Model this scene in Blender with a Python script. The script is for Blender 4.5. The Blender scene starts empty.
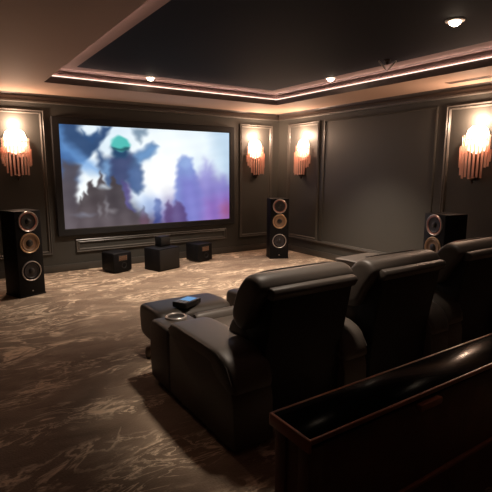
import bpy, bmesh, math, random
import numpy as np
from mathutils import Vector, Matrix
random.seed(7)
C = bpy.context.scene.collection
PI = math.pi
H = 2.7            # soffit height
TRAY = 2.865        # raised ceiling height

# ------------------------------------------------------------------ materials
def lin(c):
    return tuple((x/255/12.92 if x/255 <= .04045 else ((x/255+.055)/1.055)**2.4) for x in c)

def mat(name, col, rough=.5, metal=0, spec=.5, noise=None, bump=None, coat=0, emit=None, estr=0):
    m = bpy.data.materials.new(name); m.use_nodes = True
    nt = m.node_tree; N = nt.nodes; L = nt.links
    b = N['Principled BSDF']
    b.inputs['Base Color'].default_value = (*col, 1)
    b.inputs['Roughness'].default_value = rough
    b.inputs['Metallic'].default_value = metal
    b.inputs['Specular IOR Level'].default_value = spec
    b.inputs['Coat Weight'].default_value = coat
    if emit:
        b.inputs['Emission Color'].default_value = (*emit, 1); b.inputs['Emission Strength'].default_value = estr
    tc = N.new('ShaderNodeTexCoord')
    if noise:
        sc, amt = noise
        n = N.new('ShaderNodeTexNoise'); n.inputs['Scale'].default_value = sc; n.inputs['Detail'].default_value = 4
        L.new(tc.outputs['Object'], n.inputs['Vector'])
        r = N.new('ShaderNodeMapRange'); r.inputs['To Min'].default_value = 1-amt; r.inputs['To Max'].default_value = 1+amt
        L.new(n.outputs['Fac'], r.inputs['Value'])
        mx = N.new('ShaderNodeVectorMath'); mx.operation = 'SCALE'; mx.inputs[0].default_value = col
        L.new(r.outputs[0], mx.inputs['Scale']); L.new(mx.outputs[0], b.inputs['Base Color'])
    if bump:
        sc, st = bump
        n = N.new('ShaderNodeTexNoise'); n.inputs['Scale'].default_value = sc; n.inputs['Detail'].default_value = 3
        L.new(tc.outputs['Object'], n.inputs['Vector'])
        bp = N.new('ShaderNodeBump'); bp.inputs['Strength'].default_value = st; bp.inputs['Distance'].default_value = .01
        L.new(n.outputs['Fac'], bp.inputs['Height']); L.new(bp.outputs[0], b.inputs['Normal'])
    return m

def emission(name, col, strength):
    m = bpy.data.materials.new(name); m.use_nodes = True
    nt = m.node_tree; nt.nodes.clear()
    e = nt.nodes.new('ShaderNodeEmission'); o = nt.nodes.new('ShaderNodeOutputMaterial')
    e.inputs[0].default_value = (*col, 1); e.inputs[1].default_value = strength
    nt.links.new(e.outputs[0], o.inputs[0]); return m

M = {}
M['wall'] = mat('wall_paint', (.056, .054, .048), .5, spec=.3, noise=(1.5, .08))
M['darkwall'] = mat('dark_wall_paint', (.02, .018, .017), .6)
M['mould'] = mat('moulding_paint', (.082, .076, .068), .36, spec=.5)
M['base'] = mat('baseboard_paint', (.062, .057, .050), .4)
M['crown'] = mat('crown_paint', (.055, .047, .044), .35)
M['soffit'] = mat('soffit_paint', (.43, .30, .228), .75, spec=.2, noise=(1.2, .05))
M['lip'] = mat('tray_lip_paint', (.085, .062, .053), .6)
M['tray'] = mat('tray_paint', (.0055, .006, .010), .8, spec=.05, noise=(.8, .15))
M['led'] = emission('led_glow', (1, .72, .60), 2.2)
M['cove'] = mat('cove_glow_paint', (.23, .165, .145), .8, spec=.1)  # lighter than the tray, so the strip's glow is put into the colour
M['margin'] = mat('dimmed_margin_paint', (.026, .017, .015), .8, spec=.1)  # darkened to take down the bright line beside the strip
M['ledup'] = emission('led_glow_up', (1, .64, .52), 190)
M['bloom'] = emission('sconce_bloom_glow', (1, .68, .46), 8)  # imitates the bloom around the sconce bulbs
M['leather'] = mat('black_leather', (.060, .050, .042), .48, spec=.4, noise=(3, .15), bump=(9, .10))
M['piping'] = mat('leather_piping', (.07, .06, .054), .35)
M['shellback'] = mat('leather_shell', (.012, .012, .014), .6, spec=.25, bump=(14, .1))
M['cabinet'] = mat('black_satin', (.006, .006, .007), .5, spec=.15, noise=(5, .2))
M['baffle'] = mat('black_baffle', (.006, .006, .007), .4, spec=.15)
M['cone'] = mat('woofer_cone', (.020, .018, .022), .45)
M['cone_tan'] = mat('tan_cone', (.22, .13, .075), .5)
M['ring_silver'] = mat('silver_ring', (.62, .56, .54), .3, metal=.7)
M['ring_rose'] = mat('rose_ring', (.60, .27, .22), .35, metal=.5)
M['ring_gold'] = mat('golden_ring', (.62, .42, .26), .35, metal=.5)
M['copper'] = mat('copper_mark', (.34, .19, .12), .4, metal=.2)
M['grille'] = mat('dark_grille', (.010, .009, .009), .6)
M['frame'] = mat('screen_frame_black', (.006, .006, .007), .8)
M['gloss'] = mat('glossy_black_lacquer', (.004, .004, .004), .16, spec=.02)
M['wood'] = mat('dark_red_wood', (.15, .062, .036), .35, noise=(8, .35))
M['woodedge'] = mat('red_wood_edge', (.40, .14, .08), .3, noise=(12, .25))
M['plastic'] = mat('black_plastic', (.015, .014, .015), .3)
M['display'] = emission('lit_display', lin((120, 165, 210)), .9)
M['key'] = mat('remote_key', (.35, .33, .33), .4)
M['chrome'] = mat('cup_ring_metal', (.30, .27, .25), .35, metal=.3)
M['brass'] = mat('dark_bronze', (.06, .04, .032), .35, metal=.8)
M['whitering'] = mat('downlight_trim', (.45, .38, .34), .5)
M['downlens'] = emission('downlight_lens', (1, .78, .58), 30)
M['bulb'] = emission('bulb_glow', (1, .62, .36), 55)
M['vent'] = mat('vent_paint', (.30, .20, .15), .6)
M['foot'] = mat('brown_foot', (.14, .10, .075), .3)
M['steel'] = mat('bracket_steel', (.75, .68, .62), .45)

def rod_mat():
    m = bpy.data.materials.new('rose_glass_rod'); m.use_nodes = True
    nt = m.node_tree; N = nt.nodes; L = nt.links; N.clear()
    o = N.new('ShaderNodeOutputMaterial')
    t = N.new('ShaderNodeBsdfTranslucent'); t.inputs[0].default_value = (1, .70, .62, 1)
    g = N.new('ShaderNodeBsdfGlossy'); g.inputs[0].default_value = (1, .8, .7, 1); g.inputs['Roughness'].default_value = .15
    tr = N.new('ShaderNodeBsdfTransparent'); tr.inputs[0].default_value = (1, .88, .82, 1)
    a = N.new('ShaderNodeMixShader'); a.inputs[0].default_value = .25
    b = N.new('ShaderNodeMixShader'); b.inputs[0].default_value = .48
    L.new(t.outputs[0], a.inputs[1]); L.new(g.outputs[0], a.inputs[2])
    L.new(a.outputs[0], b.inputs[1]); L.new(tr.outputs[0], b.inputs[2]); L.new(b.outputs[0], o.inputs[0])
    return m
M['rod'] = rod_mat()

def carpet_mat():
    m = bpy.data.materials.new('streaked_brown_carpet'); m.use_nodes = True
    nt = m.node_tree; N = nt.nodes; L = nt.links; b = N['Principled BSDF']
    tc = N.new('ShaderNodeTexCoord')
    def noise(scale, detail, dist, stretch, rot=0, loc=(0, 0, 0), rough=.5):
        mp = N.new('ShaderNodeMapping'); mp.inputs['Scale'].default_value = stretch; mp.inputs['Rotation'].default_value = (0, 0, rot)
        mp.inputs['Location'].default_value = loc
        n = N.new('ShaderNodeTexNoise'); n.inputs['Scale'].default_value = scale; n.inputs['Detail'].default_value = detail
        n.inputs['Distortion'].default_value = dist; n.inputs['Roughness'].default_value = rough
        L.new(tc.outputs['Object'], mp.inputs[0]); L.new(mp.outputs[0], n.inputs['Vector']); return n.outputs['Fac']
    def ramp(v, pts):
        r = N.new('ShaderNodeValToRGB'); e = r.color_ramp.elements
        e[0].position, e[0].color = pts[0][0], (*[pts[0][1]]*3, 1); e[1].position, e[1].color = pts[-1][0], (*[pts[-1][1]]*3, 1)
        for p, c in pts[1:-1]:
            x = e.new(p); x.color = (c, c, c, 1)
        L.new(v, r.inputs[0]); return r.outputs[0]
    def math_(op, a, b_):
        x = N.new('ShaderNodeMath'); x.operation = op
        for i, v in enumerate((a, b_)):
            if isinstance(v, (int, float)): x.inputs[i].default_value = v
            else: L.new(v, x.inputs[i])
        return x.outputs[0]
    # thin wisps: ridges of a stretched, distorted noise, gathered into patches
    ridge1 = ramp(noise(1.3, 5, 1.7, (1.0, 2.1, 1), .35, rough=.55), [(.46, 0), (.49, 1), (.51, 1), (.54, 0)])
    ridge2 = ramp(noise(2.3, 5, 2.3, (1.0, 2.6, 1), -.25, (3, 7, 0), .6), [(.475, 0), (.50, 1), (.51, 1), (.555, 0)])
    patch = ramp(noise(1.15, 3, .8, (1, 1.7, 1), .2, (9, 2, 0)), [(.47, 0), (.60, 1)])
    patch2 = ramp(noise(1.7, 2, .5, (1, 1.5, 1), -.4, (1, 4, 0)), [(.49, 0), (.62, 1)])
    comb = ramp(noise(8, 6, 1.0, (.7, 4.2, 1), .3), [(.30, .15), (.55, 1)])
    w = math_('ADD', math_('MULTIPLY', ridge1, patch), math_('MULTIPLY', ridge2, patch2))
    w = math_('MULTIPLY', w, comb)
    soft = ramp(noise(1.6, 4, 1.2, (1, 2, 1), .1, (5, 5, 0)), [(.35, 0), (.7, 1)])
    fine = ramp(noise(90, 3, 0, (1, 1, 1)), [(.3, 0), (.7, 1)])
    tot = math_('ADD', math_('MULTIPLY', w, .88), math_('ADD', math_('MULTIPLY', soft, .22), math_('MULTIPLY', fine, .06)))
    mix = N.new('ShaderNodeMix'); mix.data_type = 'RGBA'; mix.clamp_factor = True
    mix.inputs['A'].default_value = (.152, .105, .075, 1); mix.inputs['B'].default_value = (.80, .64, .47, 1)
    L.new(tot, mix.inputs['Factor']); L.new(mix.outputs['Result'], b.inputs['Base Color'])
    b.inputs['Roughness'].default_value = .85; b.inputs['Specular IOR Level'].default_value = .15
    b.inputs['Sheen Weight'].default_value = .25; b.inputs['Sheen Tint'].default_value = (1, .85, .7, 1)
    bp = N.new('ShaderNodeBump'); bp.inputs['Strength'].default_value = .35; bp.inputs['Distance'].default_value = .01
    L.new(fine, bp.inputs['Height']); L.new(bp.outputs[0], b.inputs['Normal'])
    return m
M['carpet'] = carpet_mat()

# ------------------------------------------------------------------ mesh helpers
def obj(name, bm, m, parent=None, smooth=True, mats=None):
    bmesh.ops.recalc_face_normals(bm, faces=bm.faces)
    if smooth:
        for f in bm.faces: f.smooth = True
        for e in bm.edges:
            if len(e.link_faces) == 2 and e.calc_face_angle(0) > math.radians(38): e.smooth = False
    me = bpy.data.meshes.new(name); bm.to_mesh(me); bm.free()
    for x in (mats or [m]): me.materials.append(x)
    o = bpy.data.objects.new(name, me); C.objects.link(o)
    if parent: o.parent = parent
    return o

def thing(name, label, cat, loc=(0, 0, 0), rz=0, group=None):
    o = bpy.data.objects.new(name, None); C.objects.link(o)
    o.empty_display_size = .1
    o.location = loc; o.rotation_euler = (0, 0, rz)
    return tag(o, label, cat, group)

def tag(o, label, cat, group=None):
    o['label'] = label; o['category'] = cat
    if group: o['group'] = group
    return o

def struct(o):
    o['kind'] = 'structure'; return o

def dup(root, loc, rz, label):
    r = root.copy(); C.objects.link(r); r.location = loc; r.rotation_euler = (0, 0, rz); r['label'] = label
    for ch in list(root.children):
        c = ch.copy(); C.objects.link(c); c.parent = r
        for g in list(ch.children):
            d = g.copy(); C.objects.link(d); d.parent = c
    return r

def box(bm, lo, hi, bev=0, seg=2):
    t = bmesh.new()
    bmesh.ops.create_cube(t, size=1)
    for v in t.verts:
        v.co = Vector([lo[i]+(v.co[i]+.5)*(hi[i]-lo[i]) for i in range(3)])
    if bev: bmesh.ops.bevel(t, geom=t.edges[:], offset=bev, segments=seg, profile=.5, affect='EDGES')
    merge(bm, t)

def merge(bm, t, M4=None):
    if M4: bmesh.ops.transform(t, matrix=M4, verts=t.verts)
    mp = {v: bm.verts.new(v.co) for v in t.verts}
    for f in t.faces:
        try:
            nf = bm.faces.new([mp[v] for v in f.verts]); nf.material_index = f.material_index
        except ValueError: pass
    t.free()

def B(lo, hi, bev=0, seg=2):
    bm = bmesh.new(); box(bm, lo, hi, bev, seg); return bm

def prism(bm, pts, x0, x1, bev=0, seg=3):
    """(y,z) outline extruded along x"""
    t = bmesh.new()
    a = [t.verts.new((x0, y, z)) for y, z in pts]; b = [t.verts.new((x1, y, z)) for y, z in pts]
    t.faces.new(a); t.faces.new(b[::-1])
    n = len(pts)
    for i in range(n): t.faces.new((a[i], b[i], b[(i+1) % n], a[(i+1) % n]))
    bmesh.ops.recalc_face_normals(t, faces=t.faces)
    if bev:
        es = [e for e in t.edges if e.calc_face_angle(0) > .6]
        bmesh.ops.bevel(t, geom=es, offset=bev, segments=seg, profile=.5, affect='EDGES', clamp_overlap=True)
    merge(bm, t)

def catmull(pts, n=6):
    out = []; k = len(pts)
    for i in range(k):
        p0, p1, p2, p3 = [Vector(pts[(i+j-1) % k]) for j in range(4)]
        for s in range(n):
            t = s/n
            out.append(tuple(.5*((2*p1)+(-p0+p2)*t+(2*p0-5*p1+4*p2-p3)*t*t+(-p0+3*p1-3*p2+p3)*t**3)))
    return out

def pillow(bm, pts, x0, x1, power=6, nx=22, dents=(), smoothp=True):
    """stuffed shape: closed (y,z) outline swept along x, rounded in at both ends; dents = [(t, depth)] stitched grooves"""
    t = bmesh.new()
    P = catmull(pts, 5) if smoothp else pts
    cy = sum(p[0] for p in P)/len(P); cz = sum(p[1] for p in P)/len(P)
    rings = []
    for i in range(nx+1):
        u = -math.cos(PI*i/nx)
        u = u*.999
        s = (1-abs(u)**power)**(1/power)
        s = max(s, .02)
        for dt, dd in dents: s *= 1-dd*math.exp(-((u-dt)/.03)**2)
        x = (x0+x1)/2+u*(x1-x0)/2
        rings.append([t.verts.new((x, cy+(y-cy)*s, cz+(z-cz)*s)) for y, z in P])
    n = len(P)
    for a, b in zip(rings, rings[1:]):
        for i in range(n): t.faces.new((a[i], b[i], b[(i+1) % n], a[(i+1) % n]))
    t.faces.new(rings[0]); t.faces.new(rings[-1][::-1])
    merge(bm, t)

def tube(bm, pts, r, n=8):
    pts = [Vector(p) for p in pts]; rings = []
    for i, p in enumerate(pts):
        d = (pts[min(i+1, len(pts)-1)]-pts[max(i-1, 0)]).normalized()
        u = d.cross(Vector((0, 0, 1)))
        if u.length < .05: u = d.cross(Vector((1, 0, 0)))
        u.normalize(); w = d.cross(u)
        rings.append([bm.verts.new(p+(u*math.cos(2*PI*k/n)+w*math.sin(2*PI*k/n))*r) for k in range(n)])
    for a, b in zip(rings, rings[1:]):
        for k in range(n): bm.faces.new((a[k], a[(k+1) % n], b[(k+1) % n], b[k]))
    bm.faces.new(rings[0][::-1]); bm.faces.new(rings[-1])

def lathe(bm, prof, M4=None, n=32, mi=None):
    """(r, h) profile turned about local z, then moved by M4"""
    t = bmesh.new(); rings = []
    for r, h in prof:
        if r < 1e-5: rings.append([t.verts.new((0, 0, h))])
        else: rings.append([t.verts.new((r*math.cos(2*PI*k/n), r*math.sin(2*PI*k/n), h)) for k in range(n)])
    for a, b in zip(rings, rings[1:]):
        for k in range(n):
            q = [a[k % len(a)], a[(k+1) % len(a)], b[(k+1) % len(b)], b[k % len(b)]]
            q = list(dict.fromkeys(q))
            if len(q) > 2: t.faces.new(q)
    merge(bm, t, M4)

def frame(bm, to3, a0, a1, z0, z1, prof):
    """mitred rectangular moulding; prof = [(inset, height off the wall)]; to3 maps (a, h, z) to the room"""
    rings = []
    for ins, h in prof:
        rings.append([bm.verts.new(to3(a, h, z)) for a, z in ((a0+ins, z0+ins), (a1-ins, z0+ins), (a1-ins, z1-ins), (a0+ins, z1-ins))])
    for a, b in zip(rings, rings[1:]):
        for k in range(4): bm.faces.new((a[k], a[(k+1) % 4], b[(k+1) % 4], b[k]))
back = lambda a, h, z: (a, -h, z)
right = lambda a, h, z: (-h, a, z)
# ------------------------------------------------------------------ room shell
XL, YF = -6.7, -9.4
TX0, TX1, TY0, TY1 = -4.62, -.92, -7.0, -1.12
struct(obj('floor', B((XL, YF, -.1), (0, 0, 0)), M['carpet'], smooth=False))
struct(obj('wall_back', B((XL-.12, 0, -.1), (.12, .12, H+.3)), M['wall'], smooth=False))
struct(obj('wall_right', B((0, YF, -.1), (.12, 0, H+.3)), M['wall'], smooth=False))
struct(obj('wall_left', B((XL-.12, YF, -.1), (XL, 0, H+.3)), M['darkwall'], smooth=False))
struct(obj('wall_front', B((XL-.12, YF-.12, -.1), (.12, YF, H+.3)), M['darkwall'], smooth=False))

bm = bmesh.new()
def quad(ps, mi):
    f = bm.faces.new([bm.verts.new(p) for p in ps]); f.material_index = mi
o = [(XL, YF), (0, YF), (0, 0), (XL, 0)]; t = [(TX0, TY0), (TX1, TY0), (TX1, TY1), (TX0, TY1)]
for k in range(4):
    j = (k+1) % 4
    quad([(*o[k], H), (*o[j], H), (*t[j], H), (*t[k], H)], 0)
rim = lambda q: [(TX0-q, TY0-q), (TX1+q, TY0-q), (TX1+q, TY1+q), (TX0-q, TY1+q)]
po, mg, bd = rim(.0), rim(-.11), rim(-.33)                               # pale border paints in the strip's glow, dark edge paints out its glare
for k in range(4):
    j = (k+1) % 4
    quad([(*t[k], H), (*t[j], H), (*t[j], H+.082), (*t[k], H+.082)], 1)
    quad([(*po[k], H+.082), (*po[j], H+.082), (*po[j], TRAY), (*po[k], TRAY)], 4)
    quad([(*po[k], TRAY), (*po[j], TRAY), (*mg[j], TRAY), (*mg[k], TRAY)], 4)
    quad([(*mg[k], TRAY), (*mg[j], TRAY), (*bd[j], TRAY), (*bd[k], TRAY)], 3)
quad([(*p, TRAY) for p in bd], 2)
struct(obj('ceiling', bm, None, smooth=False, mats=[M['soffit'], M['lip'], M['tray'], M['cove'], M['margin']]))
struct(obj('trim_1', B((XL, -.09, 2.575), (0, 0, 2.60), .008), M['mould']))
bm = bmesh.new()
prism(bm, [(0, 2.60), (-.07, 2.60), (-.075, 2.63), (-.06, 2.66), (-.09, 2.70), (0, 2.70)], XL, 0); struct(obj('trim_2', bm, M['crown']))
bm = bmesh.new()
prism(bm, [(0, 2.60), (-.07, 2.60), (-.075, 2.63), (-.06, 2.66), (-.09, 2.70), (0, 2.70)], YF, 0)
bmesh.ops.transform(bm, matrix=Matrix(((0, 1, 0, 0), (1, 0, 0, 0), (0, 0, 1, 0), (0, 0, 0, 1))), verts=bm.verts)
struct(obj('trim_3', bm, M['crown']))
struct(obj('trim_4', B((-.09, YF, 2.575), (0, -.09, 2.60), .008), M['mould']))
struct(obj('baseboard_back', B((XL, -.02, 0), (0, 0, .115), .006), M['base']))
struct(obj('baseboard_right', B((-.02, YF, 0), (0, -.02, .115), .006), M['base']))

MP = [(0, 0), (.0, .022), (.012, .030), (.022, .018), (.034, .018), (.044, .026), (.055, .012), (.062, 0)]
def panel(n, to3, a0, a1, z0, z1, prof=MP):
    b_ = bmesh.new(); frame(b_, to3, a0, a1, z0, z1, prof); struct(obj('trim_%d' % n, b_, M['wall' if n == 9 else 'mould'], smooth=False))
panel(5, back, -5.26, -4.44, .29, 2.48)
panel(6, back, -.95, -.17, .29, 2.48)
panel(7, back, -4.08, -1.26, .29, .50)
panel(8, right, -1.24, -.32, .29, 2.49)
panel(9, right, -3.60, -1.34, .29, 2.49, [(0, 0), (0, .012), (.02, .016), (.03, 0)])
panel(10, right, -4.72, -3.74, .29, 2.48)
panel(11, right, -8.6, -4.85, .29, 2.48)

struct(obj('trim_12', B((-.034, -8.8, .268), (0, -.03, .300), .008), M['mould']))

# ------------------------------------------------------------------ cove light strip
bm = bmesh.new()
s1 = .010
for (x0, y0, x1, y1) in ((TX0, TY1-s1, TX1, TY1), (TX0, TY0, TX1, TY0+s1), (TX0, TY0+s1, TX0+s1, TY1-s1), (TX1-s1, TY0+s1, TX1, TY1-s1)):
    box(bm, (x0, y0, H+.085), (x1, y1, H+.092))
for f in bm.faces:
    if f.calc_center_median().z > H+.0895: f.material_index = 1      # the diodes point up into the cove
tag(obj('light_strip', bm, None, smooth=False, mats=[M['led'], M['ledup']]), 'thin glowing warm strip light running around the lip of the recessed tray ceiling', 'light strip')

# ------------------------------------------------------------------ projection screen
t = thing('projection_screen', 'large wide projection screen in a black frame on the dark back wall', 'screen', (-2.72, -.002, .575))
bm = bmesh.new()
frame(bm, lambda a, h, z: (a, -h, z), -1.625, 1.625, 0, 1.822, [(0, 0), (0, .055), (.006, .06), (.095, .06), (.105, .05), (.105, .02)])
obj('frame', bm, M['frame'], t, smooth=False)
ART = [
  ('e',[(0.799,0.21),(0.348,0.441)],(225,240,250),1,0.2668),
  ('e',[(0.476,0.541),(0.348,0.49)],(215,232,248),0.9,0.2001),
  ('p',[(-0.035,-0.071),(0.211,-0.101),(0.09,0.244),(0.056,0.728),(-0.024,1.064),(-0.072,1.057)],(65,100,147),1,0.0534),
  ('p',[(-0.052,0.437),(0.094,0.456),(0.081,0.729),(0.181,1.094),(-0.072,1.057)],(94,87,94),1,0.08),
  ('p',[(-0.061,0.72),(0.246,0.638),(0.47,0.917),(0.791,1.182),(-0.074,1.106)],(99,89,94),1,0.0667),
  ('p',[(0.566,0.651),(1.046,0.492),(1.085,1.287),(0.405,1.181)],(107,92,159),0.85,0.0934),
  ('e',[(0.538,0.456),(0.1566,0.294)],(255,255,255),1,0.1067),
  ('e',[(0.573,0.168),(0.261,0.196)],(250,255,255),0.9,0.1201),
  ('p',[(0.883,-0.129),(1.054,-0.148),(1.054,0.792),(0.98,0.551),(0.902,0.206)],(178,205,230),0.8,0.08),
  ('p',[(0.177,0.24),(0.297,0.314),(0.258,0.588),(0.138,0.693),(0.106,0.751),(0.065,0.768),(0.062,0.679),(0.088,0.485),(0.138,0.319)],(244,250,252),1,0.0167),
  ('e',[(0.198,0.436),(0.0928,0.1372)],(244,250,252),0.9,0.0534),
  ('e',[(0.248,0.138),(0.0754,0.1176)],(225,240,248),0.9,0.0667),
  ('p',[(0.039,-0.034),(0.113,-0.042),(0.12,0.061),(0.149,0.106),(0.187,0.055),(0.214,0.004),(0.278,-0.022),(0.227,0.11),(0.177,0.24),(0.117,0.359),(0.047,0.341),(0.005,0.155)],(55,80,119),1,0.0133),
  ('p',[(-0.001,0.044),(0.024,0.153),(0.148,0.338),(0.219,0.416),(0.196,0.486),(0.115,0.436),(0.001,0.267)],(110,160,220),0.75,0.0333),
  ('p',[(-0.013,0.249),(0.077,0.359),(0.082,0.533),(0.023,0.513),(-0.023,0.437)],(70,104,159),0.8,0.04),
  ('p',[(0.008,0.342),(0.096,0.378),(0.071,0.533),(0.066,0.728),(0.084,0.789),(0.025,1.071),(-0.034,1.063)],(84,77,84),0.9,0.02),
  ('e',[(0.151,0.03),(0.0522,0.0686)],(230,242,250),1,0.02),
  ('p',[(0.116,0.033),(0.134,0.098),(0.165,0.096),(0.193,0.026),(0.207,0.083),(0.163,0.163),(0.123,0.128)],(52,82,126),0.9,0.0133),
  ('p',[(0.188,0.2),(0.217,0.297),(0.254,0.316),(0.288,0.265),(0.377,0.271),(0.429,0.228),(0.495,0.142),(0.525,0.181),(0.481,0.288),(0.421,0.352),(0.431,0.456),(0.427,0.645),(0.397,0.676),(0.358,0.611),(0.337,0.538),(0.344,0.746),(0.393,0.898),(0.433,0.967),(0.217,0.943),(0.218,0.486),(0.183,0.387)],(73,95,132),1,0.02),
  ('p',[(0.388,0.271),(0.495,0.152),(0.53,0.192),(0.481,0.299),(0.409,0.363)],(120,165,215),0.8,0.0267),
  ('p',[(0.329,0.385),(0.42,0.394),(0.434,0.603),(0.403,0.666),(0.348,0.58)],(87,112,159),0.8,0.0267),
  ('p',[(0.221,0.337),(0.265,0.315),(0.239,0.496),(0.208,0.456)],(124,165,210),0.8,0.02),
  ('p',[(0.254,0.296),(0.377,0.271),(0.35,0.456),(0.335,0.642),(0.257,0.638)],(68,77,115),0.9,0.0267),
  ('p',[(0.315,0.538),(0.359,0.591),(0.354,0.8),(0.421,0.966),(0.294,0.952)],(94,80,134),0.8,0.02),
  ('e',[(0.31,0.234),(0.0493,0.0784)],(40,70,104),1,0.0167),
  ('e',[(0.312,0.163),(0.0493,0.0735)],(84,190,182),1,0.0107),
  ('p',[(0.267,0.206),(0.361,0.201),(0.36,0.231),(0.267,0.226)],(42,92,100),1,0.008),
  ('p',[(0.075,0.769),(0.087,0.681),(0.097,0.711),(0.104,0.632),(0.118,0.672),(0.132,0.544),(0.148,0.515),(0.157,0.594),(0.172,0.595),(0.185,0.515),(0.198,0.436),(0.206,0.516),(0.226,0.576),(0.242,0.597),(0.26,0.496),(0.272,0.476),(0.281,0.558),(0.303,0.579),(0.312,0.641),(0.328,0.693),(0.326,0.808),(0.37,0.875),(0.411,0.857),(0.43,0.795),(0.452,0.915),(0.466,1.135),(0.056,1.076)],(75,67,70),0.95,0.0087),
  ('p',[(-0.036,0.838),(0.136,0.793),(0.41,0.921),(0.723,1.172),(-0.045,1.11)],(100,90,95),0.75,0.06),
  ('e',[(0.215,0.596),(0.0232,0.0196)],(210,222,232),0.8,0.0133),
  ('e',[(0.221,0.789),(0.0087,0.0686)],(160,158,165),0.5,0.01),
  ('e',[(0.252,0.843),(0.0232,0.0196)],(170,165,170),0.5,0.0133),
  ('e',[(0.182,0.837),(0.0087,0.049)],(160,158,165),0.5,0.01),
  ('e',[(0.102,0.87),(0.0348,0.0147)],(150,158,180),0.5,0.0133),
  ('p',[(0.376,0.008),(0.474,-0.001),(0.461,0.062),(0.438,0.084),(0.425,0.146),(0.408,0.117),(0.392,0.067)],(92,117,142),0.75,0.02),
  ('p',[(0.622,0.764),(0.638,0.456),(0.653,0.326),(0.673,0.282),(0.705,0.269),(0.738,0.301),(0.75,0.39),(0.769,0.49),(0.809,0.661),(0.835,0.953),(0.861,1.192),(0.591,1.153)],(128,146,208),0.95,0.02),
  ('e',[(0.698,0.346),(0.0406,0.0588)],(150,176,224),0.8,0.02),
  ('p',[(0.663,0.522),(0.756,0.501),(0.808,0.776),(0.826,1.187),(0.643,1.161)],(124,118,196),0.7,0.0467),
  ('p',[(0.769,0.524),(0.811,0.411),(0.832,0.321),(0.852,0.388),(0.873,0.365),(0.894,0.48),(0.922,0.549),(0.965,0.503),(1.009,0.61),(1.023,1.216),(0.777,1.18)],(138,130,204),0.75,0.0467),
  ('p',[(0.829,0.777),(1.024,0.67),(1.023,1.216),(0.791,1.182)],(150,104,186),0.6,0.0534),
  ('e',[(0.979,0.907),(0.0464,0.098)],(159,80,117),0.6,0.04),
  ('p',[(0.497,0.756),(0.503,0.735),(0.534,0.737),(0.537,0.934),(0.53,1.0),(0.493,0.996)],(63,73,132),0.9,0.0133),
  ('p',[(0.564,0.793),(0.584,0.762),(0.608,0.83),(0.635,0.765),(0.686,0.836),(0.71,1.055),(0.555,1.036)],(92,70,117),0.8,0.0133),
  ('p',[(0.411,0.9),(0.429,0.837),(0.452,0.904),(0.462,1.025),(0.402,1.018)],(100,70,92),0.7,0.0133),
  ('e',[(0.472,0.808),(0.0696,0.098)],(150,175,225),0.6,0.04),
  ('e',[(0.952,0.146),(0.058,0.196)],(205,225,238),0.4,0.0667),
]
def paint(U, V):
    """the film still on the screen: soft blurred silhouettes in blue and violet light"""
    A = 1.60/3.03
    U, V = U+.003*np.sin(V*37+np.sin(U*29)*2)+.003*np.sin(V*83+U*41), V+.005*np.sin(U*43+np.sin(V*21)*2)+.005*np.sin(U*97-V*31)
    X = U; Y = V*A
    col = np.zeros((*U.shape, 3)); col[:] = (205, 225, 242)
    for kind, pts, c, al, s in ART:
        if kind == 'e':
            (cx, cy), (rx, ry) = pts; ry *= A; cy *= A
            q = np.sqrt(((X-cx)/rx)**2+((Y-cy)/ry)**2)
            d = (q-1)*min(rx, ry)
        else:
            P = [(a, b*A) for a, b in pts]; d = np.full(U.shape, 9.); ins = np.zeros(U.shape, bool)
            for (ax, ay), (bx, by) in zip(P, P[1:]+P[:1]):
                ex, ey = bx-ax, by-ay
                tt = np.clip(((X-ax)*ex+(Y-ay)*ey)/(ex*ex+ey*ey), 0, 1)
                d = np.minimum(d, np.hypot(X-ax-tt*ex, Y-ay-tt*ey))
                cr = (ay > Y) != (by > Y)
                xi = ax+(Y-ay)*ex/(ey if ey else 1e-9)
                ins ^= cr & (X < xi)
            d = np.where(ins, -d, d)
        w = np.clip(.5-d/(2*s), 0, 1); w = w*w*(3-2*w)*al
        col = col*(1-w[..., None])+np.array(c)*w[..., None]
    return col
NX, NZ = 260, 138
uu, vv = np.meshgrid(np.linspace(0, 1, NX+1), np.linspace(0, 1, NZ+1))
pic = paint(uu, vv)
# faint vertical light shafts and a little mottling in the haze
pic += (np.sin(uu*61+np.sin(vv*3)*1.5)*5*np.clip(vv*1.3-.1, 0, 1)+np.sin(uu*23+vv*17)*np.sin(vv*31-uu*9)*3)[..., None]
pic = np.clip(pic, 0, 255)/255
pic = np.where(pic <= .04045, pic/12.92, ((pic+.055)/1.055)**2.4)
W2, HH = 1.52, 1.612
me = bpy.data.meshes.new('picture')
vs = [(-W2+2*W2*u, -.03, .105+HH*(1-v)) for u, v in zip(uu.ravel(), vv.ravel())]
fs = [(r*(NX+1)+c, r*(NX+1)+c+1, (r+1)*(NX+1)+c+1, (r+1)*(NX+1)+c) for r in range(NZ) for c in range(NX)]
me.from_pydata(vs, [], fs)
at = me.color_attributes.new('film', 'FLOAT_COLOR', 'POINT')
at.data.foreach_set('color', np.concatenate([pic.reshape(-1, 3), np.ones((pic.shape[0]*pic.shape[1], 1))], 1).astype(np.float32).ravel())
pm = bpy.data.materials.new('projected_film'); pm.use_nodes = True; N = pm.node_tree.nodes; N.clear()
a = N.new('ShaderNodeVertexColor'); a.layer_name = 'film'; em = N.new('ShaderNodeEmission'); oo = N.new('ShaderNodeOutputMaterial')
em.inputs[1].default_value = 1.05
pm.node_tree.links.new(a.outputs[0], em.inputs[0]); pm.node_tree.links.new(em.outputs[0], oo.inputs[0])
me.materials.append(pm)
po = bpy.data.objects.new('picture', me); C.objects.link(po); po.parent = t
po['label'] = 'lit film still of blue and violet hazy figures'

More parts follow.
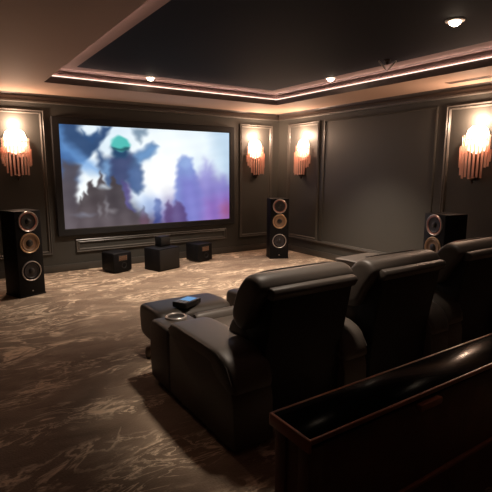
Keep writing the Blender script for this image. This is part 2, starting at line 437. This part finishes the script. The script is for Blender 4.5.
# ------------------------------------------------------------------ wall sconces (local: wall behind at y=0, faces -y)
S_WATT = 36
def make_sconce(label):
    t = thing('wall_sconce', label, 'wall sconce', group='crystal wall sconces')
    obj('wall_plate', B((-.055, -.018, -.36), (.055, 0, .16), .006), M['brass'], t)
    bm = bmesh.new()
    for z, r in ((-.03, .185), (.14, .15)):
        tube(bm, [(r*math.cos(a), -.02-r*.62*math.sin(a), z) for a in [PI*k/16 for k in range(17)]], .006, 6)
    for sx in (-1, 0, 1): tube(bm, [(sx*.05, -.012, .05), (sx*.10, -.11 if not sx else -.08, -.03)], .005, 6)
    obj('holder', bm, M['brass'], t)
    rb = bmesh.new(); tube(rb, [(0, 0, 0), (0, 0, -1)], .0135, 7)
    rme = None
    def rod(x, y, top, length):
        nonlocal rme
        if rme is None:
            o = obj('crystal_rod', rb, M['rod'], t); rme = o.data
        else:
            o = bpy.data.objects.new('crystal_rod', rme); C.objects.link(o); o.parent = t
        o.location = (x, y, top); o.scale = (1, 1, length)
    rnd = random.Random(3)
    n = 13
    for k in range(n):                                    # outer tier: long in the middle, short at the sides
        a = PI*(k+.0)/(n-1); x = .195*math.cos(a); y = -.02-.122*math.sin(a)-.01
        rod(x, y, .03+rnd.uniform(-.03, .02)+.05*math.sin(a), .15+.30*math.sin(a)**1.0+rnd.uniform(-.03, .03))
    for k in range(10):                                    # inner tier rising higher
        a = PI*(k+.5)/10; x = .175*math.cos(a); y = -.025-.085*math.sin(a)
        rod(x, y, .18+rnd.uniform(-.015, .015), .22+rnd.uniform(-.02, .05))
    bm = bmesh.new()
    lathe(bm, [(0, .33), (.08, .315), (.13, .27), (.155, .19), (.15, .08), (.11, .0), (.05, -.035), (0, -.04)], None, 28)
    for v in bm.verts: v.co.y = -.008-abs(v.co.y)*.62 if v.co.y < 0 else -.008
    bmesh.ops.remove_doubles(bm, verts=bm.verts, dist=.0005)
    obj('bloom_dome', bm, M['bloom'], t)  # added glowing dome in place of bloom, not a fitting of the sconce
    bm = bmesh.new()
    lathe(bm, [(0, -.43), (.012, -.42), (.02, -.40), (.012, -.385), (.05, -.37), (.062, -.35), (.05, -.335), (0, -.33)], Matrix.Translation((0, -.062, 0)), 14)
    obj('finial', bm, M['brass'], t)
    return t
def light(name, kind, loc, power, col, parent=None, rot=(0, 0, 0), size=.05, spot=None, blend=.8):
    d = bpy.data.lights.new(name, kind); d.energy = power; d.color = col
    d.shadow_soft_size = size
    if kind == 'SPOT': d.spot_size = math.radians(spot); d.spot_blend = blend
    o = bpy.data.objects.new(name, d); C.objects.link(o); o.location = loc; o.rotation_euler = rot
    if parent: o.parent = parent
    return o
WARM = (1, .66, .46)
sc = make_sconce('crystal wall sconce to the left of the projection screen')
sc.location = (-4.85, -.001, 1.87)
light('sconce_light', 'POINT', (0, -.13, .39), S_WATT, WARM, sc, size=.04)
dup(sc, (-.595, -.001, 1.87), 0, 'crystal wall sconce between projection screen and room corner')
dup(sc, (-.001, -.80, 1.87), -PI/2, 'crystal wall sconce on right wall beside the room corner')
dup(sc, (-.001, -4.20, 1.87), -PI/2, 'crystal wall sconce above the tower speaker on right wall, at picture edge')

# ------------------------------------------------------------------ downlights in the tray
def make_down(label):
    t = thing('downlight', label, 'ceiling light', group='recessed ceiling downlights')
    bm = bmesh.new(); lathe(bm, [(.05, -.004), (.052, -.014), (.076, -.010), (.080, 0), (.05, 0)], None, 28); obj('trim_ring', bm, M['whitering'], t)
    bm = bmesh.new(); lathe(bm, [(0, -.048), (.022, -.044), (.040, -.031), (.050, -.006), (.050, 0), (0, 0)], None, 28); obj('lens', bm, M['downlens'], t)
    return t
d = make_down('small recessed ceiling downlight nearest the projection screen')
d.location = (-3.29, -1.37, TRAY)
dup(d, (-1.23, -2.74, TRAY), 0, 'small recessed ceiling downlight in front of the room corner, between the other two visible ones')
dup(d, (-2.12, -5.14, TRAY), 0, 'small recessed ceiling downlight above the far right recliner, top right of picture')
dup(d, (-3.75, -4.98, TRAY), 0, 'added recessed ceiling downlight over the nearest recliner, unseen above the top edge of the picture')  # added, unseen lamp to light the recliner tops
for i, (x, y, e_, an) in enumerate(((-3.29, -1.37, 440, 100), (-1.23, -2.74, 600, 92), (-2.12, -5.14, 30, 105), (-3.75, -4.98, 340, 62))):  # last beam belongs to the added, unseen downlight
    light('downlight_beam', 'SPOT', (x, y, TRAY-.07), e_, (1, .82, .66), None, size=.11, spot=an, blend=1)

# ------------------------------------------------------------------ tower speakers (front faces -y)
DR = [(.965, 'ring_rose', 'cone'), (.69, 'ring_gold', 'cone_tan'), (.33, 'ring_silver', 'cone')]
def rotx90(x, y, z):   # lathe axis pointing to -y
    return Matrix.Translation((x, y, z)) @ Matrix.Rotation(PI/2, 4, 'X')
def make_tower(label):
    t = thing('tower_speaker', label, 'speaker', group='black tower speakers')
    obj('cabinet', B((-.172, -.165, .015), (.172, .175, 1.10), .008), M['cabinet'], t)
    obj('plinth', B((-.178, -.172, 0), (.178, .182, .02), .004), M['cabinet'], t)
    for z, ring, cone in DR:
        Y = -.166
        bm = bmesh.new()
        lathe(bm, [(.116, 0), (.116, .010), (.121, .014), (.127, .012), (.130, 0)], rotx90(0, Y, z), 40)
        if ring == 'ring_gold': lathe(bm, [(.108, .004), (.112, .010), (.117, .006), (.117, .001)], rotx90(0, Y, z), 40)
        r_ = obj('driver', bm, M[ring if ring != 'ring_rose' else 'ring_silver'], t)
        if ring == 'ring_rose':
            bm = bmesh.new(); lathe(bm, [(.100, .002), (.104, .008), (.112, .007), (.115, .001)], rotx90(0, Y, z), 40)
            obj('inner_ring', bm, M['ring_rose'], r_)
        bm = bmesh.new()
        lathe(bm, [(.100, .001), (.096, .009), (.088, .009), (.083, .002), (.06, -.0), (.035, .001)] if cone == 'cone' else [(.108, .001), (.100, .010), (.094, .010), (.086, .003), (.06, .001), (.035, .001)], rotx90(0, Y, z), 40)
        obj('cone', bm, M[cone], r_)
        bm = bmesh.new()
        lathe(bm, [(.036, .001), (.034, .010), (.022, .018), (0, .021)] if cone == 'cone' else [(.045, .001), (.040, .012), (.02, .018), (0, .021)], rotx90(0, Y, z), 24)
        obj('dust_cap', bm, M['plastic'], r_)
    bm = bmesh.new(); lathe(bm, [(0, .003), (.008, .002), (.008, 0)], rotx90(0, -.166, .07), 12); obj('badge', bm, M['ring_silver'], t)
    return t
ts = make_tower('tall black tower speaker at the left, beneath the left sconce')
ts.location = (-5.005, -1.125, 0); ts.rotation_euler = (0, 0, math.radians(21))
dup(ts, (-.665, -.87, 0), math.radians(-25), 'tall black tower speaker standing in the room corner')
dup(ts, (-.72, -4.29, 0), math.radians(-103), 'black tower speaker against right wall behind the recliners')

# ------------------------------------------------------------------ small floor speakers and subwoofer
def make_small(label):
    t = thing('bookshelf_speaker', label, 'speaker', group='small black floor speakers with copper badges')
    obj('cabinet', B((-.17, -.17, .02), (.17, .17, .325), .022, 3), M['cabinet'], t)
    obj('foot', B((-.13, -.13, 0), (.13, .13, .022)), M['plastic'], t)
    p = obj('badge_plate', B((-.085, -.174, .185), (.085, -.169, .285), .002), M['grille'], t)
    bm = bmesh.new()
    for k in range(4):
        x0 = -.068+k*.037
        for a0, a1, z0, z1 in ((x0, x0+.007, .20, .27), (x0+.02, x0+.027, .20, .27), (x0, x0+.027, .20, .207), (x0, x0+.027, .263, .27), (x0, x0+.027, .231, .238)):
            box(bm, (a0, -.1765, z0), (a1, -.1735, z1))
    o = obj('badge_marks', bm, M['copper'], p, smooth=False)
    bm = bmesh.new(); lathe(bm, [(.046, -.002), (.046, .004), (.041, .005), (.036, -.0005), (.0, -.001)], rotx90(.02, -.170, .115), 28); obj('port', bm, M['grille'], t)
    return t
s = make_small('small black floor speaker with copper badge, left of the subwoofer')
s.location = (-3.565, -.43, 0); s.rotation_euler = (0, 0, math.radians(16))
dup(s, (-2.04, -.36, 0), math.radians(13), 'small black floor speaker with copper badge, right of the subwoofer')
t = thing('subwoofer', 'plain black cube subwoofer on the carpet below the projection screen', 'subwoofer', (-2.875, -.64, 0), math.radians(18))
obj('cabinet', B((-.225, -.18, .0), (.225, .18, .365), .012), M['cabinet'], t)
obj('grille', B((-.205, -.187, .02), (.205, -.179, .345), .003), M['grille'], t)
t = thing('center_speaker', 'small black speaker box sitting on top of the subwoofer', 'speaker', (-2.83, -.57, .366), math.radians(18))
obj('cabinet', B((-.105, -.07, 0), (.105, .07, .165), .008), M['cabinet'], t)
obj('grille', B((-.09, -.075, .015), (.09, -.069, .15), .002), M['grille'], t)

# ------------------------------------------------------------------ recliners (face +y)
def make_recliner(label, loc, left=True, right=True, rz=0):
    t = thing('recliner', label, 'recliner', loc, rz, 'black leather cinema recliners in a row')
    L_ = M['leather']
    obj('base', B((-.29, -.38, .03), (.29, .46, .36), .02, 2), M['shellback'], t)
    bm = bmesh.new(); pillow(bm, [(-.12, .33), (.50, .32), (.58, .36), (.585, .43), (.53, .475), (.2, .465), (-.12, .47)], -.292, .292, 9, 20)
    st = obj('seat', bm, L_, t)
    bm = bmesh.new()
    pillow(bm, [(.48, .45), (.50, .51), (.54, .53), (.58, .50), (.59, .44), (.54, .40)], -.288, .288, 9, 18)
    obj('seat_roll', bm, L_, st)
    # shell of the back
    bm = bmesh.new()
    prism(bm, [(-.10, .38), (-.24, .66), (-.38, .90), (-.44, .952), (-.485, .952), (-.51, .93), (-.44, .55), (-.42, .06), (-.25, .05), (-.2, .35)], -.325, .325, .022, 3)
    bk = obj('backrest', bm, M['shellback'], t)
    bm = bmesh.new()
    pillow(bm, [(.02, .42), (.0, .52), (-.03, .62), (-.09, .70), (-.16, .70), (-.30, .60), (-.24, .40), (-.1, .38)], -.335, .335, 8, 22)
    obj('lumbar_cushion', bm, L_, bk)
    bm = bmesh.new()
    pillow(bm, [(-.155, .70), (-.165, .78), (-.205, .88), (-.275, .975), (-.33, 1.017), (-.40, 1.020), (-.455, .99), (-.475, .93), (-.40, .82), (-.32, .68), (-.22, .645)],
           -.39, .39, 11, 36)
    hd = obj('head_cushion', bm, L_, bk)
    bm = bmesh.new()
    tube(bm, [(-.355+.71*k/24, -.322+.0*k, 1.020-.022*abs(k/12-1)**6) for k in range(25)], .0055, 6)
    obj('piping', bm, M['piping'], hd)
    bm = bmesh.new()
    prism(bm, [(-.47, .945), (-.485, .965), (-.525, .957), (-.54, .93), (-.515, .89), (-.46, .89)], -.335, .335, .008, 2)
    obj('back_rim', bm, L_, bk)
    # arms
    def arm(sx, x_in, x_out):
        xa, xb = sorted((sx*x_in, sx*x_out))
        bm = bmesh.new()
        prism(bm, [(.37, .03), (.37, .47), (.33, .515), (.2, .53), (-.2, .535), (-.36, .52), (-.45, .44), (-.49, .30), (-.50, .03)], xa+.006, xb-.006, .014, 2)
        a = obj('armrest', bm, L_, t)
        bm = bmesh.new()
        pillow(bm, [(.385, .48), (.375, .535), (.30, .572), (.10, .583), (-.20, .585), (-.33, .575), (-.43, .53), (-.485, .44), (-.485, .37), (-.38, .44), (-.3, .50), (.2, .49)], xa-.006, xb+.006, 10, 16)
        obj('arm_pad', bm, L_, a)
        for px in (xa+.004, xb-.004):
            bm = bmesh.new()
            tube(bm, [(px, y, z) for y, z in ((.36, .52), (.30, .556), (.10, .569), (-.20, .571), (-.33, .561), (-.42, .515), (-.475, .43))], .0045, 6)
            obj('piping', bm, M['piping'], a)
        bm = bmesh.new()
        pr = catmull([(.37, .03), (.69, .03), (.715, .10), (.72, .30), (.715, .44), (.68, .497), (.60, .507), (.37, .507)], 1)
        prism(bm, pr, xa, xb, .028, 4)
        blk = obj('cup_block', bm, L_, a)
        cx = (xa+xb)/2+.02
        bm = bmesh.new()
        lathe(bm, [(.082, .503), (.080, .518), (.072, .524), (.064, .518), (.062, .503)], Matrix.Translation((cx, .585, .0)), 36)
        cu = obj('cup_holder', bm, M['chrome'], a)
        bm = bmesh.new()
        lathe(bm, [(.063, .5125), (.05, .509), (0, .508)], Matrix.Translation((cx, .585, 0)), 30)
        obj('cup_shadow_disc', bm, M['grille'], cu)  # dark disc paints the shadow of a hollow that is not modelled
    if left: arm(-1, .29, .585)
    if right: arm(1, .29, .52)
    # raised footrest
    bm = bmesh.new()
    pillow(bm, [(.97, .15), (.955, .32), (.97, .39), (1.05, .425), (1.25, .425), (1.40, .41), (1.445, .36), (1.44, .24), (1.40, .13), (1.18, .11)], -.40, .33, 12, 24)
    f = obj('footrest', bm, L_, t)
    bm = bmesh.new()
    for x in (-.18, .18):
        box(bm, (x-.012, .44, .14), (x+.012, 1.0, .17)); box(bm, (x+.014, .44, .22), (x+.03, 1.0, .245))
    obj('footrest_linkage', bm, M['plastic'], t)
    for x in (-.425, .32):
        bm = bmesh.new()
        lathe(bm, [(0, .10), (.025, .098), (.038, .085), (.044, .05), (.038, .012), (.025, 0), (0, 0)], Matrix.Translation((x, 1.12, 0)), 20)
        obj('foot', bm, M['foot'], f)
    return t
make_recliner('black leather recliner nearest the camera, with cup holder and remote on footrest', (-4.015, -5.08, 0))
make_recliner('black leather recliner in the middle of the row of three', (-3.095, -5.10, 0), left=False)
make_recliner('black leather recliner at the far right end of the row', (-1.97, -5.03, 0))

# remote on the first footrest
t = thing('touchscreen_remote', 'black touchscreen remote with lit blue display on nearest recliner footrest', 'remote control', (-4.105, -4.02, .434), math.radians(-62))
obj('body', B((-.075, -.115, 0), (.075, .115, .048), .008, 3), M['plastic'], t)
sp = obj('display', B((-.052, -.03, .047), (.052, .085, .0495), .001), M['display'], t)
bm = bmesh.new()
for i in range(3):
    for j in range(3): box(bm, (-.048+i*.036, -.103+j*.022, .047), (-.022+i*.036, -.09+j*.022, .050), .001)
obj('keypad', bm, M['key'], t)

# leather footstool further along, by the right wall
t = thing('footstool', 'low black leather footstool beyond the recliners, near the right wall', 'footstool', (-1.25, -3.62, 0), math.radians(3))
bm = bmesh.new(); pillow(bm, [(-.30, .40), (-.31, .45), (-.27, .49), (.27, .49), (.31, .45), (.30, .40), (.28, .36), (-.28, .36)], -.36, .36, 12, 20); obj('cushion', bm, M['leather'], t)
obj('base', B((-.345, -.285, .03), (.345, .285, .40), .02, 2), M['shellback'], t)
for x in (-.3, .3):
    for y in (-.24, .24): obj('foot', B((x-.03, y-.03, 0), (x+.03, y+.03, .04), .004), M['plastic'], t)
t = thing('remote_control', 'small dark remote lying on the low footstool near right wall', 'remote control', (-1.22, -3.62, .492), math.radians(60))
obj('body', B((-.03, -.09, 0), (.03, .09, .018), .005), M['plastic'], t)
bm = bmesh.new()
for j in range(5):
    for i in range(2): box(bm, (-.018+i*.022, -.07+j*.028, .017), (-.004+i*.022, -.056+j*.028, .0195))
obj('keypad', bm, M['grille'], t)

# ------------------------------------------------------------------ console table behind the row
t = thing('console_table', 'dark wooden console table with glossy black top behind the recliners', 'console table', (-4.93, -6.46, 0))
obj('tabletop', B((.012, -.098, .715), (2.3, .098, .752), .003), M['gloss'], t)
bm = bmesh.new(); box(bm, (0, -.11, .705), (.013, .11, .752), .003); box(bm, (.013, -.11, .732), (2.3, -.098, .750), .002); box(bm, (.013, .098, .705), (2.3, .11, .752), .003)
obj('edge_banding', bm, M['woodedge'], t)
bm = bmesh.new(); box(bm, (.03, -.09, .06), (2.28, .09, .706), .004); obj('carcass', bm, M['wood'], t)
for x in (.03, 2.20):
    for y in (-.095, .035): obj('leg', B((x-.012, y, 0), (x+.05, y+.06, .705), .004), M['wood'], t)
obj('lower_rail', B((.06, -.105, .325), (2.26, -.088, .345), .003), M['woodedge'], t)
obj('handle', B((.56, -.135, .69), (.70, -.108, .72), .006), M['woodedge'], t)

# ------------------------------------------------------------------ ceiling odds and ends
t = thing('ceiling_vent', 'slim tan vent grille in soffit above the right wall', 'vent', (-.40, -4.25, H), 0)
obj('frame', B((-.055, -.28, -.006), (.055, .28, 0), .002), M['vent'], t)
bm = bmesh.new()
for k in range(4): box(bm, (-.04+k*.022, -.26, -.009), (-.03+k*.022, .26, -.005))
obj('slat', bm, M['lip'], t)
t = thing('ceiling_bracket', 'small V-shaped two-armed bracket hanging from the tray ceiling', 'bracket', (-1.44, -3.88, TRAY), math.radians(-32))
bm = bmesh.new(); lathe(bm, [(0, 0), (.035, 0), (.035, -.012), (.018, -.02), (.018, -.05), (0, -.055)], None, 18); obj('mount', bm, M['brass'], t)
for s_ in (-1, 1):
    bm = bmesh.new(); tube(bm, [(s_*.014, 0, -.11), (s_*.10, 0, -.01)], .007, 8); obj('arm', bm, M['steel'], t)

# ------------------------------------------------------------------ world, camera, view
w = bpy.data.worlds.new('room_dark'); bpy.context.scene.world = w; w.use_nodes = True
w.node_tree.nodes['Background'].inputs[0].default_value = (0, 0, 0, 1)
f_, pitch, yaw, roll = 460.10, .1660, -.5895, .0036
cp, sp_ = math.cos(pitch), math.sin(pitch)
F = Vector((-math.sin(yaw)*cp, math.cos(yaw)*cp, -sp_)); R = Vector((math.cos(yaw), math.sin(yaw), 0)); U = R.cross(F)
R2 = R*math.cos(roll)+U*math.sin(roll); U2 = -R*math.sin(roll)+U*math.cos(roll)
cd = bpy.data.cameras.new('camera'); cam = bpy.data.objects.new('camera', cd); C.objects.link(cam)
cam.matrix_world = Matrix(((R2.x, U2.x, -F.x, -5.8659), (R2.y, U2.y, -F.y, -7.5954), (R2.z, U2.z, -F.z, 1.6278), (0, 0, 0, 1)))
cd.sensor_width = 36; cd.lens = 36*f_/492; cd.clip_start = .05
S = bpy.context.scene; S.camera = cam
S.view_settings.view_transform = 'Standard'; S.view_settings.look = 'None'; S.view_settings.gamma = 1
S.view_settings.exposure = 0
S.cycles.use_denoising = True
S.cycles.max_bounces = 8; S.cycles.diffuse_bounces = 2; S.cycles.transparent_max_bounces = 12
S.cycles.sample_clamp_indirect = 4
